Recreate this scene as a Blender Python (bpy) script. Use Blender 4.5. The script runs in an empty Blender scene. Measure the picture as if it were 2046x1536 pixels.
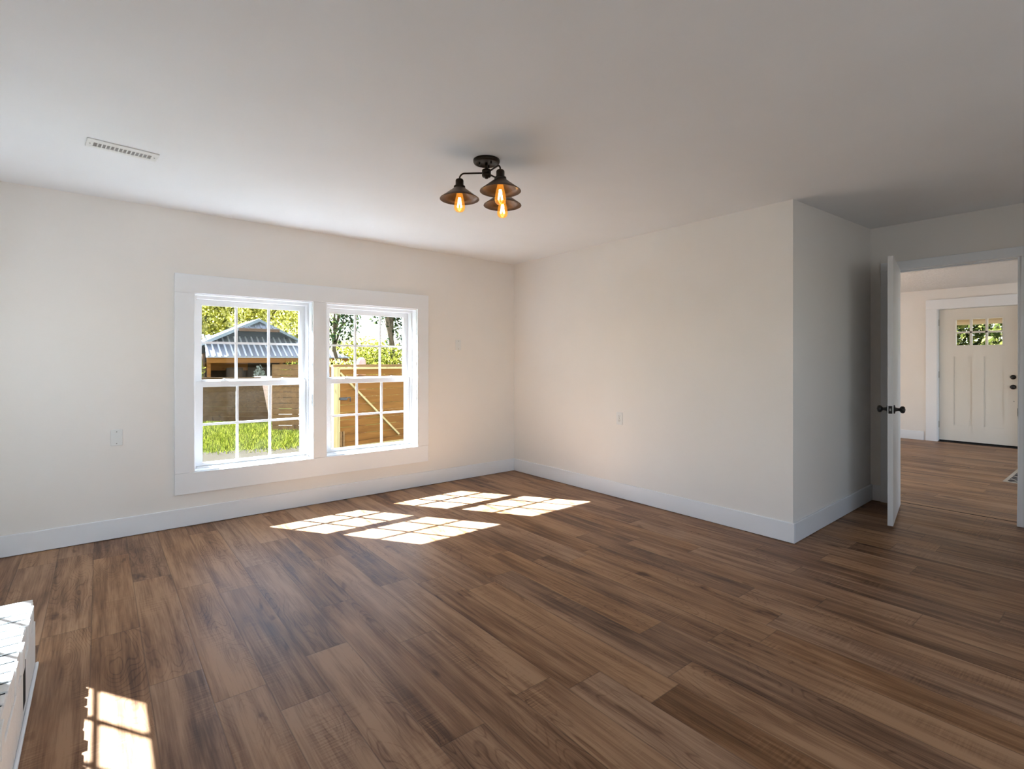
import bpy, bmesh, math, random
from mathutils import Vector, Matrix
import numpy as np
random.seed(7)
rng = np.random.default_rng(11)
S = bpy.context.scene
COL = S.collection

# ------------------------------------------------------------------ camera, sky, sun, exposure
cd = bpy.data.cameras.new('camera')
cam = bpy.data.objects.new('camera', cd)
COL.objects.link(cam)
cam.location = (-3.8022, -4.6887, 1.2776)
cam.rotation_euler = (math.radians(90), 0, -0.6773)
cd.sensor_fit = 'HORIZONTAL'
cd.sensor_width = 36.0
cd.lens = 1025.07 / 2046 * 36.0
cd.shift_y = -(768 - 722.29) / 2046
cd.clip_start = 0.02
cd.clip_end = 400
S.camera = cam

S.view_settings.view_transform = 'Standard'
S.view_settings.look = 'None'
S.view_settings.gamma = 1
S.view_settings.use_curve_mapping = False
S.view_settings.exposure = 1.1

SUN_DIR = Vector((-0.66, 1.0, 1.04)).normalized()       # towards the sun
sd = bpy.data.lights.new('sun', 'SUN')
sd.energy = 42.0
sd.angle = math.radians(0.53)
sd.color = (0.72, 0.865, 1.0)
sun = bpy.data.objects.new('sun', sd)
COL.objects.link(sun)
sun.rotation_euler = SUN_DIR.to_track_quat('Z', 'Y').to_euler()
sun.location = (-6, 10, 12)

W = bpy.data.worlds.new('sky')
S.world = W
W.use_nodes = True
wn = W.node_tree
wn.nodes.clear()
w_out = wn.nodes.new('ShaderNodeOutputWorld')
w_bg = wn.nodes.new('ShaderNodeBackground')
w_sky = wn.nodes.new('ShaderNodeTexSky')
w_sky.sky_type = 'NISHITA'
w_sky.sun_disc = False
w_sky.sun_elevation = math.asin(SUN_DIR.z)
w_sky.sun_rotation = math.atan2(SUN_DIR.x, SUN_DIR.y)
w_sky.air_density = 1.0
w_sky.dust_density = 0.7
w_mix = wn.nodes.new('ShaderNodeMixRGB')
w_mix.blend_type = 'MIX'
w_mix.inputs[0].default_value = 0.25
w_mix.inputs[2].default_value = (6.6, 7.2, 7.9, 1)        # thin bright cloud in the blue
wn.links.new(w_sky.outputs[0], w_mix.inputs[1])
wn.links.new(w_mix.outputs[0], w_bg.inputs[0])
w_bg.inputs[1].default_value = 0.25
wn.links.new(w_bg.outputs[0], w_out.inputs[0])

def portal(loc, rot, sx, sy):
    d = bpy.data.lights.new('window_portal', 'AREA')
    d.shape = 'RECTANGLE'; d.size = sx; d.size_y = sy
    d.cycles.is_portal = True
    o = bpy.data.objects.new('window_portal', d); COL.objects.link(o)
    o.location = loc; o.rotation_euler = rot

# ------------------------------------------------------------------ helpers
def tag(o, label=None, cat=None, group=None, kind=None):
    if label: o['label'] = label
    if cat: o['category'] = cat
    if group: o['group'] = group
    if kind: o['kind'] = kind
    return o

def empty(name, loc, label, cat, group=None, kind=None, rz=0):
    o = bpy.data.objects.new(name, None); COL.objects.link(o)
    o.empty_display_size = 0.05
    o.location = loc; o.rotation_euler = (0, 0, rz)
    return tag(o, label, cat, group, kind)

class MB:
    def __init__(self):
        self.v = []; self.f = []; self.sm = []
    def add(self, vs, fs, smooth=False):
        n = len(self.v)
        self.v += [tuple(p) for p in vs]
        self.f += [tuple(i + n for i in q) for q in fs]
        self.sm += [smooth] * len(fs)
        return self
    def box(self, x0, x1, y0, y1, z0, z1):
        vs = [(x, y, z) for x in (x0, x1) for y in (y0, y1) for z in (z0, z1)]
        return self.add(vs, [(0, 1, 3, 2), (4, 6, 7, 5), (0, 4, 5, 1), (2, 3, 7, 6), (0, 2, 6, 4), (1, 5, 7, 3)])
    def hexa(self, a, b):                                  # two matching quads
        return self.add(list(a) + list(b), [(3, 2, 1, 0), (4, 5, 6, 7), (0, 1, 5, 4), (1, 2, 6, 5), (2, 3, 7, 6), (3, 0, 4, 7)])
    def prism(self, poly, d):                              # polygon pushed along d
        n = len(poly); d = Vector(d)
        vs = [Vector(p) for p in poly] + [Vector(p) + d for p in poly]
        return self.add(vs, [tuple(range(n))[::-1], tuple(range(n, 2 * n))] + [(i, (i + 1) % n, n + (i + 1) % n, n + i) for i in range(n)])
    def bar(self, p, q, w, h, up=(0, 0, 1)):
        p, q = Vector(p), Vector(q); d = (q - p).normalized()
        s = d.cross(Vector(up))
        if s.length < 1e-4: s = d.cross(Vector((1, 0, 0)))
        s.normalize(); u = s.cross(d).normalized()
        s *= w / 2; u *= h / 2
        return self.hexa([p - s - u, p + s - u, p + s + u, p - s + u], [q - s - u, q + s - u, q + s + u, q - s + u])
    def lathe(self, prof, c=(0, 0, 0), axis=(0, 0, 1), n=32, smooth=True, cap=True):
        ax = Vector(axis).normalized(); c = Vector(c)
        a = ax.orthogonal().normalized(); b = ax.cross(a)
        vs = []
        for r, h in prof:
            for k in range(n):
                t = 2 * math.pi * k / n
                vs.append(c + ax * h + (a * math.cos(t) + b * math.sin(t)) * max(r, 1e-5))
        fs = []
        for i in range(len(prof) - 1):
            for k in range(n):
                k2 = (k + 1) % n
                fs.append((i * n + k, i * n + k2, (i + 1) * n + k2, (i + 1) * n + k))
        self.add(vs, fs, smooth)
        if cap:
            m = len(prof) - 1
            self.add([vs[k] for k in range(n)], [tuple(range(n))[::-1]])
            self.add([vs[m * n + k] for k in range(n)], [tuple(range(n))])
        return self
    def tube(self, pts, r, n=12, cap=True):
        pts = [Vector(p) for p in pts]
        m = len(pts); rr = r if isinstance(r, (list, tuple)) else [r] * m
        d = [(pts[min(i + 1, m - 1)] - pts[max(i - 1, 0)]).normalized() for i in range(m)]
        a = d[0].orthogonal().normalized(); vs = []
        for i in range(m):
            a = (a - d[i] * a.dot(d[i])).normalized(); b = d[i].cross(a)
            for k in range(n):
                t = 2 * math.pi * k / n
                vs.append(pts[i] + (a * math.cos(t) + b * math.sin(t)) * rr[i])
        fs = []
        for i in range(m - 1):
            for k in range(n):
                k2 = (k + 1) % n
                fs.append((i * n + k, i * n + k2, (i + 1) * n + k2, (i + 1) * n + k))
        self.add(vs, fs, True)
        if cap:
            self.add([vs[k] for k in range(n)], [tuple(range(n))[::-1]])
            self.add([vs[(m - 1) * n + k] for k in range(n)], [tuple(range(n))])
        return self
    def build(self, name, mat, parent=None, bevel=0, seg=2, world=True, fix=True):
        me = bpy.data.meshes.new(name)
        me.from_pydata(self.v, [], self.f)
        me.polygons.foreach_set('use_smooth', self.sm)
        if fix:
            bm = bmesh.new(); bm.from_mesh(me)
            bmesh.ops.remove_doubles(bm, verts=bm.verts, dist=1e-6)
            bmesh.ops.recalc_face_normals(bm, faces=bm.faces)
            bm.to_mesh(me); bm.free()
        me.materials.append(mat)
        o = bpy.data.objects.new(name, me); COL.objects.link(o)
        if parent:
            o.parent = parent
            if world:                                      # shape was given in room coordinates
                q = parent; M = Matrix.Identity(4)
                while q:
                    M = (Matrix.Translation(q.location) @ q.rotation_euler.to_matrix().to_4x4()) @ M
                    q = q.parent
                me.transform(M.inverted())
        if bevel:
            b = o.modifiers.new('bevel', 'BEVEL'); b.width = bevel; b.segments = seg
            b.limit_method = 'ANGLE'; b.angle_limit = math.radians(40)
        return o

def copy_tree(o, parent=None):
    c = o.copy(); COL.objects.link(c)
    if parent: c.parent = parent
    for ch in list(o.children): copy_tree(ch, c)
    return c

# ------------------------------------------------------------------ materials
class N:
    def __init__(self, name):
        self.m = bpy.data.materials.new(name); self.m.use_nodes = True
        self.t = self.m.node_tree; self.t.nodes.clear()
        self.out = self.n('OutputMaterial')
    def n(self, typ, **kw):
        x = self.t.nodes.new('ShaderNode' + typ)
        for k, v in kw.items(): setattr(x, k, v)
        return x
    def l(self, a, b): self.t.links.new(a, b)
    def val(self, sock, v):
        if hasattr(v, 'links') or isinstance(v, bpy.types.NodeSocket): self.l(v, sock)
        else: sock.default_value = v
    def math(self, op, a, b=0.0, c=0.0, clamp=False):
        x = self.n('Math', operation=op, use_clamp=clamp)
        for i, v in enumerate((a, b, c)): self.val(x.inputs[i], v)
        return x.outputs[0]
    def mix(self, f, a, b, mode='MIX'):
        x = self.n('MixRGB', blend_type=mode)
        self.val(x.inputs[0], f)
        for i, v in ((1, a), (2, b)):
            if isinstance(v, tuple): x.inputs[i].default_value = (*v[:3], 1)
            else: self.l(v, x.inputs[i])
        return x.outputs[0]
    def ramp(self, f, stops, interp='LINEAR'):
        x = self.n('ValToRGB'); cr = x.color_ramp; cr.interpolation = interp
        while len(cr.elements) < len(stops): cr.elements.new(0.5)
        for e, (p, c) in zip(cr.elements, stops):
            e.position = p; e.color = (*c, 1) if len(c) == 3 else c
        self.l(f, x.inputs[0]); return x.outputs[0]
    def comb(self, x, y, z):
        c = self.n('CombineXYZ')
        for i, v in enumerate((x, y, z)): self.val(c.inputs[i], v)
        return c.outputs[0]
    def noise(self, vec, scale, detail=3, rough=0.5, dist=0.0):
        x = self.n('TexNoise'); self.l(vec, x.inputs['Vector'])
        x.inputs['Scale'].default_value = scale; x.inputs['Detail'].default_value = detail
        x.inputs['Roughness'].default_value = rough; x.inputs['Distortion'].default_value = dist
        return x.outputs['Fac']
    def obj(self):
        return self.n('TexCoord').outputs['Object']
    def pos(self):
        return self.n('NewGeometry').outputs['Position']
    def xyz(self, v):
        s = self.n('SeparateXYZ'); self.l(v, s.inputs[0]); return s.outputs
    def bump(self, h, strength, dist=0.01):
        b = self.n('Bump'); b.inputs['Strength'].default_value = strength
        b.inputs['Distance'].default_value = dist; self.l(h, b.inputs['Height']); return b.outputs[0]
    def pbr(self, col, rough=0.5, metal=0.0, normal=None, spec=None, **kw):
        p = self.n('BsdfPrincipled')
        if isinstance(col, tuple): p.inputs['Base Color'].default_value = (*col[:3], 1)
        else: self.l(col, p.inputs['Base Color'])
        self.val(p.inputs['Roughness'], rough)
        p.inputs['Metallic'].default_value = metal
        if spec is not None: p.inputs['Specular IOR Level'].default_value = spec
        if normal is not None: self.l(normal, p.inputs['Normal'])
        for k, v in kw.items(): p.inputs[k].default_value = v
        return p.outputs[0]
    def done(self, sh): self.l(sh, self.out.inputs[0]); return self.m

def paint(name, col, rough=0.55, bump=0.06, scale=260, var=0.03, spec=0.3):
    n = N(name); o = n.pos()
    a = n.noise(o, 2.3, 3)
    c = n.mix(a, tuple(x * (1 - var) for x in col), tuple(min(1, x * (1 + var)) for x in col))
    return n.done(n.pbr(c, rough, normal=n.bump(n.noise(o, scale, 2), bump, 0.002), spec=spec))

M_WALL = paint('cream_wall_paint', (0.89, 0.85, 0.805), 0.7, spec=0.2)
M_CEIL = paint('white_ceiling_paint', (0.885, 0.89, 0.90), 0.75, spec=0.2)
M_TRIM = paint('white_trim_paint', (0.885, 0.90, 0.925), 0.38, 0.03, 60, 0.01, spec=0.4)
M_VINYL = paint('white_vinyl', (0.88, 0.88, 0.89), 0.32, 0.0, 60, 0.005, spec=0.4)
M_PLATE = paint('white_plastic', (0.82, 0.82, 0.80), 0.3, 0.0, 60, 0.005, spec=0.5)
M_DOOR = paint('white_door_enamel', (0.80, 0.79, 0.78), 0.4, 0.03, 50, 0.01, spec=0.4)
M_CREAMDOOR = paint('cream_door_enamel', (0.80, 0.755, 0.68), 0.45, 0.03, 50, 0.01, spec=0.4)

def m_textured_ceiling():
    n = N('stippled_ceiling_paint'); o = n.pos()
    h = n.noise(o, 26, 5, 0.62, 1.2)
    return n.done(n.pbr((0.84, 0.84, 0.84), 0.7, normal=n.bump(h, 0.9, 0.03), spec=0.2))
M_CEIL2 = m_textured_ceiling()

def m_bronze():
    n = N('oil_rubbed_bronze'); o = n.obj()
    c = n.mix(n.noise(o, 90, 3), (0.022, 0.016, 0.012), (0.045, 0.032, 0.022))
    return n.done(n.pbr(c, 0.42, 0.75))
M_BRONZE = m_bronze()
def m_shade():
    n = N('aged_bronze_shade'); o = n.obj()
    c = n.mix(n.noise(o, 60, 3), (0.085, 0.055, 0.038), (0.15, 0.10, 0.07))
    return n.done(n.pbr(c, 0.34, 0.8))
M_SHADE = m_shade()
M_BLACK = paint('black_metal', (0.012, 0.011, 0.011), 0.35, 0, 60, 0.0, spec=0.5)
M_STEEL = paint('satin_steel', (0.35, 0.34, 0.32), 0.35, 0, 60, 0.0)
M_DARK = paint('dark_gap', (0.02, 0.017, 0.014), 0.9, 0, 60, 0)
M_SWEEP = paint('black_rubber', (0.008, 0.007, 0.007), 0.7, 0, 60, 0)

def m_glass(name, dirt=0.0, tint=(1, 1, 1)):
    n = N(name)
    tr = n.n('BsdfTransparent'); tr.inputs[0].default_value = (*tint, 1)
    gl = n.n('BsdfGlossy'); gl.inputs['Roughness'].default_value = 0.02
    lw = n.n('LayerWeight'); lw.inputs[0].default_value = 0.5
    fr = n.math('MULTIPLY_ADD', n.math('POWER', lw.outputs['Facing'], 5.0), 0.9, 0.008, clamp=True)
    mx = n.n('MixShader'); n.l(fr, mx.inputs[0]); n.l(tr.outputs[0], mx.inputs[1]); n.l(gl.outputs[0], mx.inputs[2])
    sh = mx.outputs[0]
    if dirt:
        p = n.pos(); x, y, z = n.xyz(p)
        spk = n.ramp(n.noise(p, 190, 3, 0.7), [(0.60, (0, 0, 0)), (0.72, (1, 1, 1))])
        blot = n.ramp(n.noise(p, 5.5, 4, 0.6, 0.6), [(0.42, (0, 0, 0)), (0.75, (1, 1, 1))])
        low = n.math('MULTIPLY', n.math('SUBTRACT', 0.86, z), 1.6, clamp=True)   # dust settles low on the pane
        f = n.math('ADD', n.math('MULTIPLY', spk, 0.3), n.math('MULTIPLY', blot, n.math('ADD', 0.35, low)))
        f = n.math('MULTIPLY', f, dirt, clamp=True)
        df = n.n('BsdfTranslucent'); df.inputs[0].default_value = (0.8, 0.78, 0.72, 1)
        m2 = n.n('MixShader'); n.l(f, m2.inputs[0]); n.l(sh, m2.inputs[1]); n.l(df.outputs[0], m2.inputs[2]); sh = m2.outputs[0]
    return n.done(sh)
M_GLASS = m_glass('window_glass')
M_GLASS_DIRTY = m_glass('dusty_window_glass', 0.005)

def m_bulb():
    n = N('amber_bulb_glass')
    tr = n.n('BsdfTransparent'); tr.inputs[0].default_value = (1.0, 0.74, 0.36, 1)
    em = n.n('Emission'); em.inputs[0].default_value = (1.0, 0.42, 0.06, 1); em.inputs[1].default_value = 0.16
    ad = n.n('AddShader'); n.l(tr.outputs[0], ad.inputs[0]); n.l(em.outputs[0], ad.inputs[1])
    gl = n.n('BsdfGlossy'); gl.inputs['Roughness'].default_value = 0.03
    lw = n.n('LayerWeight'); lw.inputs[0].default_value = 0.5
    fr = n.math('MULTIPLY_ADD', n.math('POWER', lw.outputs['Facing'], 5.0), 0.8, 0.03, clamp=True)
    mx = n.n('MixShader'); n.l(fr, mx.inputs[0]); n.l(ad.outputs[0], mx.inputs[1]); n.l(gl.outputs[0], mx.inputs[2])
    return n.done(mx.outputs[0])
M_BULB = m_bulb()
def m_fil():
    n = N('glowing_filament')
    em = n.n('Emission'); em.inputs[0].default_value = (1.0, 0.72, 0.34, 1); em.inputs[1].default_value = 45
    return n.done(em.outputs[0])
M_FIL = m_fil()

def m_floor():
    n = N('brown_plank_flooring'); p = n.pos(); x, y, z = n.xyz(p)
    PW, PL = 0.182, 1.22
    u = n.math('DIVIDE', n.math('ADD', x, 20.03), PW)
    row = n.math('FLOOR', u); fx = n.math('FRACT', u)
    w1 = n.n('TexWhiteNoise', noise_dimensions='1D'); n.l(row, w1.inputs['W'])
    v = n.math('ADD', n.math('DIVIDE', n.math('ADD', y, 30), PL), n.math('MULTIPLY', w1.outputs[0], 3.0))
    colm = n.math('FLOOR', v); fy = n.math('FRACT', v)
    w2 = n.n('TexWhiteNoise', noise_dimensions='2D'); n.l(n.comb(row, colm, 0), w2.inputs['Vector'])
    r1, r2, r3 = n.xyz(w2.outputs['Color'])
    ox = n.math('MULTIPLY', r1, 37.0); oy = n.math('MULTIPLY', r2, 53.0)
    gx = n.math('ADD', x, ox); gy = n.math('ADD', y, oy)
    def nz(sx, sy, det=3, rough=0.55, dist=0.0):
        return n.noise(n.comb(n.math('MULTIPLY', gx, sx), n.math('MULTIPLY', gy, sy), 0.0), 1.0, det, rough, dist)
    fine = nz(150, 5, 3)
    streak = nz(24, 1.2, 4, 0.6, 0.4)
    blot = nz(7, 1.5, 3, 0.55, 0.3)
    # cathedral rings
    warp = nz(5.0, 1.1, 2, 0.5)
    rings = n.math('MULTIPLY_ADD', warp, 34.0, n.math('MULTIPLY', gx, 18.0))
    ring = n.math('ABSOLUTE', n.math('SUBTRACT', n.math('FRACT', rings), 0.5))
    ringm = n.ramp(ring, [(0.0, (1, 1, 1)), (0.16, (0, 0, 0))])
    rmask = n.ramp(nz(3.0, 0.8, 2), [(0.48, (0, 0, 0)), (0.62, (1, 1, 1))])
    # saw marks across the board
    saw = nz(5, 130, 2, 0.6)
    smask = n.ramp(nz(4.5, 1.6, 2), [(0.52, (0, 0, 0)), (0.66, (1, 1, 1))])
    knot = n.ramp(nz(11, 3.4, 2, 0.5, 0.5), [(0.23, (1, 1, 1)), (0.33, (0, 0, 0))])
    t = n.math('MULTIPLY', streak, 0.52)
    t = n.math('MULTIPLY_ADD', blot, 0.42, t)
    t = n.math('MULTIPLY_ADD', fine, 0.22, t)
    t = n.math('MULTIPLY_ADD', r3, 0.13, t)
    t = n.math('SUBTRACT', t, n.math('MULTIPLY', n.math('MULTIPLY', ringm, rmask), 0.09))
    t = n.math('ADD', t, n.math('MULTIPLY', n.math('MULTIPLY', n.math('SUBTRACT', saw, 0.5), smask), 0.30))
    t = n.math('SUBTRACT', t, n.math('MULTIPLY', knot, 0.16))
    t = n.math('MULTIPLY_ADD', n.math('SUBTRACT', t, 0.60), 1.7, 0.60)
    c = n.ramp(t, [(0.34, (0.074, 0.030, 0.013)), (0.51, (0.168, 0.081, 0.038)), (0.65, (0.262, 0.138, 0.071)), (0.85, (0.40, 0.235, 0.132))])
    hue = n.n('HueSaturation'); n.l(c, hue.inputs['Color'])
    n.l(n.math('MULTIPLY_ADD', r2, 0.14, 0.95), hue.inputs['Saturation'])
    c = hue.outputs[0]
    ex = n.math('MULTIPLY', n.math('MINIMUM', fx, n.math('SUBTRACT', 1.0, fx)), PW)
    ey = n.math('MULTIPLY', n.math('MINIMUM', fy, n.math('SUBTRACT', 1.0, fy)), PL)
    seam = n.ramp(n.math('MINIMUM', ex, ey), [(0.0, (1, 1, 1)), (0.0014, (0.9, 0.9, 0.9)), (0.0024, (0, 0, 0))])
    c = n.mix(n.math('MULTIPLY', seam, 0.45), c, (0.035, 0.02, 0.013))
    h = n.math('SUBTRACT', n.math('MULTIPLY', t, 0.35), seam)
    rg = n.math('MULTIPLY_ADD', blot, 0.14, 0.36)
    return n.done(n.pbr(c, rg, normal=n.bump(h, 0.25, 0.0015), spec=0.24))
M_FLOOR = m_floor()

def m_brick():
    n = N('white_painted_brick'); p = n.pos()
    c = n.mix(n.noise(p, 14, 4, 0.65), (0.80, 0.79, 0.76), (0.90, 0.895, 0.88))
    crack = n.ramp(n.noise(p, 34, 5, 0.7, 1.0), [(0.30, (1, 1, 1)), (0.37, (0, 0, 0))])
    c = n.mix(n.math('MULTIPLY', crack, 0.35), c, (0.42, 0.40, 0.37))
    return n.done(n.pbr(c, 0.55, normal=n.bump(n.noise(p, 60, 5, 0.7), 0.5, 0.006), spec=0.3))
M_BRICK = m_brick()

def m_wood(name, dark, light, along='x', scale=1.0, rough=0.75, knots=True):
    n = N(name); o = n.obj(); x, y, z = n.xyz(o)
    isl = n.n('NewGeometry').outputs['Random Per Island']
    off = n.math('MULTIPLY', isl, 31.0)
    a, b, c_ = (x, y, z) if along == 'x' else ((z, x, y) if along == 'z' else (y, x, z))
    vec = n.comb(n.math('MULTIPLY_ADD', a, 0.9 * scale, off), n.math('MULTIPLY', b, 14 * scale), n.math('MULTIPLY_ADD', c_, 14 * scale, off))
    g = n.noise(vec, 1.0, 5, 0.62, 0.8)
    t = n.math('ADD', n.math('MULTIPLY', g, 0.8), n.math('MULTIPLY', isl, 0.22))
    c = n.ramp(t, [(0.28, dark), (0.72, light)])
    if knots:
        k = n.ramp(n.noise(n.comb(n.math('MULTIPLY_ADD', a, 2.6, off), n.math('MULTIPLY', b, 9), n.math('MULTIPLY', c_, 9)), 1.0, 2), [(0.25, (1, 1, 1)), (0.33, (0, 0, 0))])
        c = n.mix(n.math('MULTIPLY', k, 0.6), c, tuple(v * 0.35 for v in dark))
    return n.done(n.pbr(c, rough, normal=n.bump(g, 0.3, 0.004), spec=0.2))
M_GATEWOOD = m_wood('orange_cedar_boards', (0.1224, 0.0440, 0.0069), (0.2448, 0.1066, 0.0217))
M_GATEFRAME = m_wood('pale_yellow_lumber', (0.3720, 0.2679, 0.1056), (0.5160, 0.4104, 0.2016), 'z')
M_FENCE = m_wood('weathered_brown_boards', (0.1228, 0.0620, 0.0222), (0.2567, 0.1438, 0.0564))
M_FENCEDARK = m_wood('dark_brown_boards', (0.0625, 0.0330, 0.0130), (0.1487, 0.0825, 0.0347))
M_SUNFENCE = m_wood('sunlit_fence_boards', (0.75, 0.56, 0.44), (0.95, 0.82, 0.72), knots=False)  # pale tone paints the sunlight on part of the low fence
M_BEAM = m_wood('orange_brown_beam', (0.1995, 0.0683, 0.0123), (0.3857, 0.1522, 0.0315))
M_SHEDWALL = m_wood('dark_shed_boards', (0.05, 0.03, 0.018), (0.17, 0.095, 0.05), 'z')

def m_metal(name, col, rough=0.35):
    n = N(name); o = n.obj()
    a = n.noise(o, 3.0, 4, 0.6)
    c = n.mix(a, tuple(v * 0.82 for v in col), col)
    return n.done(n.pbr(c, rough, 0.55))
M_ROOF = m_metal('ribbed_grey_metal_roof', (0.34, 0.34, 0.355))
M_RIB = m_metal('sun_glint_ribs', (0.85, 0.83, 0.82), 0.5)  # pale colour stands for sun glinting off the ribs
M_RAKE = m_metal('pale_blue_metal_edging', (0.22, 0.25, 0.28))
M_TARP = paint('dark_blue_tarp', (0.035, 0.042, 0.065), 0.5, 0.3, 25, 0.35)
M_RUST = paint('rusty_brown_flashing', (0.16, 0.085, 0.05), 0.8, 0.2, 25, 0.3)

def m_leaf(name, stops, trans=0.45):
    n = N(name)
    r = n.n('NewGeometry').outputs['Random Per Island']
    c = n.ramp(r, stops)
    df = n.n('BsdfDiffuse'); n.l(c, df.inputs[0])
    tl = n.n('BsdfTranslucent'); n.l(c, tl.inputs[0])
    mx = n.n('MixShader'); mx.inputs[0].default_value = trans
    n.l(df.outputs[0], mx.inputs[1]); n.l(tl.outputs[0], mx.inputs[2])
    return n.done(mx.outputs[0])
M_LEAF_Y = m_leaf('yellow_green_leaves', [(0.0, (0.09, 0.09, 0.018)), (0.4, (0.34, 0.32, 0.06)), (0.75, (0.70, 0.64, 0.14)), (1.0, (0.95, 0.85, 0.42))], 0.6)
M_LEAF_G = m_leaf('dark_green_leaves', [(0.0, (0.0089, 0.0181, 0.0089)), (0.5, (0.0300, 0.0509, 0.0181)), (1.0, (0.1197, 0.1436, 0.0420))])
M_LEAF_L = m_leaf('lime_green_leaves', [(0.0, (0.0280, 0.0346, 0.0045)), (0.5, (0.1120, 0.1117, 0.0134)), (1.0, (0.2800, 0.2500, 0.0403))])
M_LEAF_O = m_leaf('olive_green_leaves', [(0.0, (0.008, 0.012, 0.003)), (0.5, (0.035, 0.042, 0.009)), (0.8, (0.10, 0.105, 0.02)), (1.0, (0.30, 0.26, 0.07))], 0.4)
M_GRASS = m_leaf('lawn_grass', [(0.0, (0.0252, 0.0318, 0.0036)), (0.5, (0.0840, 0.0954, 0.0084)), (1.0, (0.1904, 0.1749, 0.0270))], 0.45)
def m_bark():
    n = N('tree_bark'); o = n.obj(); x, y, z = n.xyz(o)
    g = n.noise(n.comb(n.math('MULTIPLY', x, 30), n.math('MULTIPLY', y, 30), n.math('MULTIPLY', z, 6)), 1.0, 4, 0.65)
    return n.done(n.pbr(n.ramp(g, [(0.3, (0.05, 0.035, 0.02)), (0.7, (0.20, 0.145, 0.085))]), 0.9, normal=n.bump(g, 0.6, 0.03)))
M_BARK = m_bark()
def m_ground():
    n = N('lawn_soil'); p = n.pos()
    c = n.mix(n.noise(p, 3.0, 5, 0.6), (0.022, 0.028, 0.006), (0.05, 0.052, 0.012))
    return n.done(n.pbr(c, 0.95, normal=n.bump(n.noise(p, 40, 4), 0.5, 0.03), spec=0.0))
M_SOIL = m_ground()
def m_sand():
    n = N('sandy_path'); p = n.pos()
    c = n.mix(n.noise(p, 6.0, 5, 0.6), (0.036, 0.028, 0.019), (0.058, 0.047, 0.034))
    return n.done(n.pbr(c, 0.95, normal=n.bump(n.noise(p, 70, 4), 0.5, 0.02), spec=0.0))
M_SAND = m_sand()
M_GAPGRAVEL = paint('added_pale_gravel', (0.26, 0.225, 0.18), 0.95, 0.4, 40, 0.15, spec=0.0)
M_YARDBOUNCE = paint('bounce_yard_dirt', (0.105, 0.092, 0.078), 0.95, 0.3, 12, 0.12)
M_PINK = paint('pink_plastic', (0.72, 0.42, 0.36), 0.5, 0, 60, 0.08)
M_CREAM = paint('cream_porch_paint', (0.72, 0.60, 0.44), 0.6, 0.05, 60, 0.05)
M_SIDING = paint('grey_house_siding', (0.45, 0.44, 0.42), 0.7, 0.05, 60, 0.05)
def m_rug():
    n = N('patterned_dark_rug'); x, y, z = n.xyz(n.obj())
    f = n.math('ABSOLUTE', n.math('SUBTRACT', n.math('FRACT', n.math('MULTIPLY', y, 9.0)), 0.5))
    g = n.math('ABSOLUTE', n.math('SUBTRACT', n.math('FRACT', n.math('MULTIPLY', x, 5.0)), 0.5))
    k = n.ramp(n.math('ADD', f, g), [(0.36, (0, 0, 0)), (0.40, (1, 1, 1)), (0.52, (1, 1, 1)), (0.56, (0, 0, 0))])
    c = n.mix(k, (0.045, 0.038, 0.036), (0.40, 0.36, 0.30))
    return n.done(n.pbr(c, 0.95, normal=n.bump(n.noise(n.obj(), 300, 2), 0.5, 0.004)))
M_RUG = m_rug()
M_RUGEDGE = paint('cream_rug_binding', (0.50, 0.44, 0.36), 0.9, 0.3, 200, 0.05)

# ------------------------------------------------------------------ the room
XL, YR = -4.58, -5.75          # left and rear walls
YA = -3.115                    # alcove side wall
XD = 1.60                      # wall with the doorway
def HC(x): return 2.42 - 0.0077 * x if x <= 0 else 2.42 + 0.05 * x / 1.6
FZ = 0.036
def FLZ(x): return 0.0 if x <= 0 else FZ * min(1, x / 1.6)

b = MB()
xs = [-4.75, 0.0, XD, 6.62]
for i in range(3):
    xa, xb = xs[i], xs[i + 1]; za, zb = FLZ(xa), FLZ(xb)
    q = [(xa, -6.3, za), (xb, -6.3, zb), (xb, 0.18, zb), (xa, 0.18, za)]
    b.hexa([(x, y, z - 0.12) for x, y, z in q], q)
floor = tag(b.build('floor', M_FLOOR), 'brown wood plank floor running through the room and doorway', 'floor', kind='structure')

b = MB()
xs = [-4.75, 0.0, XD + 0.07]
for i in range(2):
    xa, xb = xs[i], xs[i + 1]
    za, zb = HC(xa), 2.42 + (0.05 if i else 0)
    if i == 0: zb = 2.42
    q = [(xa, -5.9, za), (xb, -5.9, zb), (xb, 0.18, zb), (xa, 0.18, za)]
    b.hexa(q, [(x, y, 2.75) for x, y, z in q])
tag(b.build('ceiling', M_CEIL), 'smooth white ceiling of the empty room', 'ceiling', kind='structure')
b = MB(); b.box(XD + 0.07, 6.62, -6.3, 0.18, 2.403, 2.7)
tag(b.build('ceiling_entry', M_CEIL2), 'stippled white ceiling seen through the open doorway', 'ceiling', kind='structure')

def wall(name, axis, a0, a1, t0, t1, z1, holes, label, mat=M_WALL, z0=-0.1):
    """a wall slab along x or y with rectangular holes (a0,a1,z0,z1)"""
    A = sorted({a0, a1, *[h[0] for h in holes], *[h[1] for h in holes]})
    Z = sorted({z0, z1, *[h[2] for h in holes], *[h[3] for h in holes]})
    b = MB()
    for i in range(len(A) - 1):
        for j in range(len(Z) - 1):
            am, zm = (A[i] + A[i + 1]) / 2, (Z[j] + Z[j + 1]) / 2
            if any(h[0] < am < h[1] and h[2] < zm < h[3] for h in holes): continue
            if axis == 'x': b.box(A[i], A[i + 1], t0, t1, Z[j], Z[j + 1])
            else: b.box(t0, t1, A[i], A[i + 1], Z[j], Z[j + 1])
    return tag(b.build(name, mat), label, 'wall', kind='structure')

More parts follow.
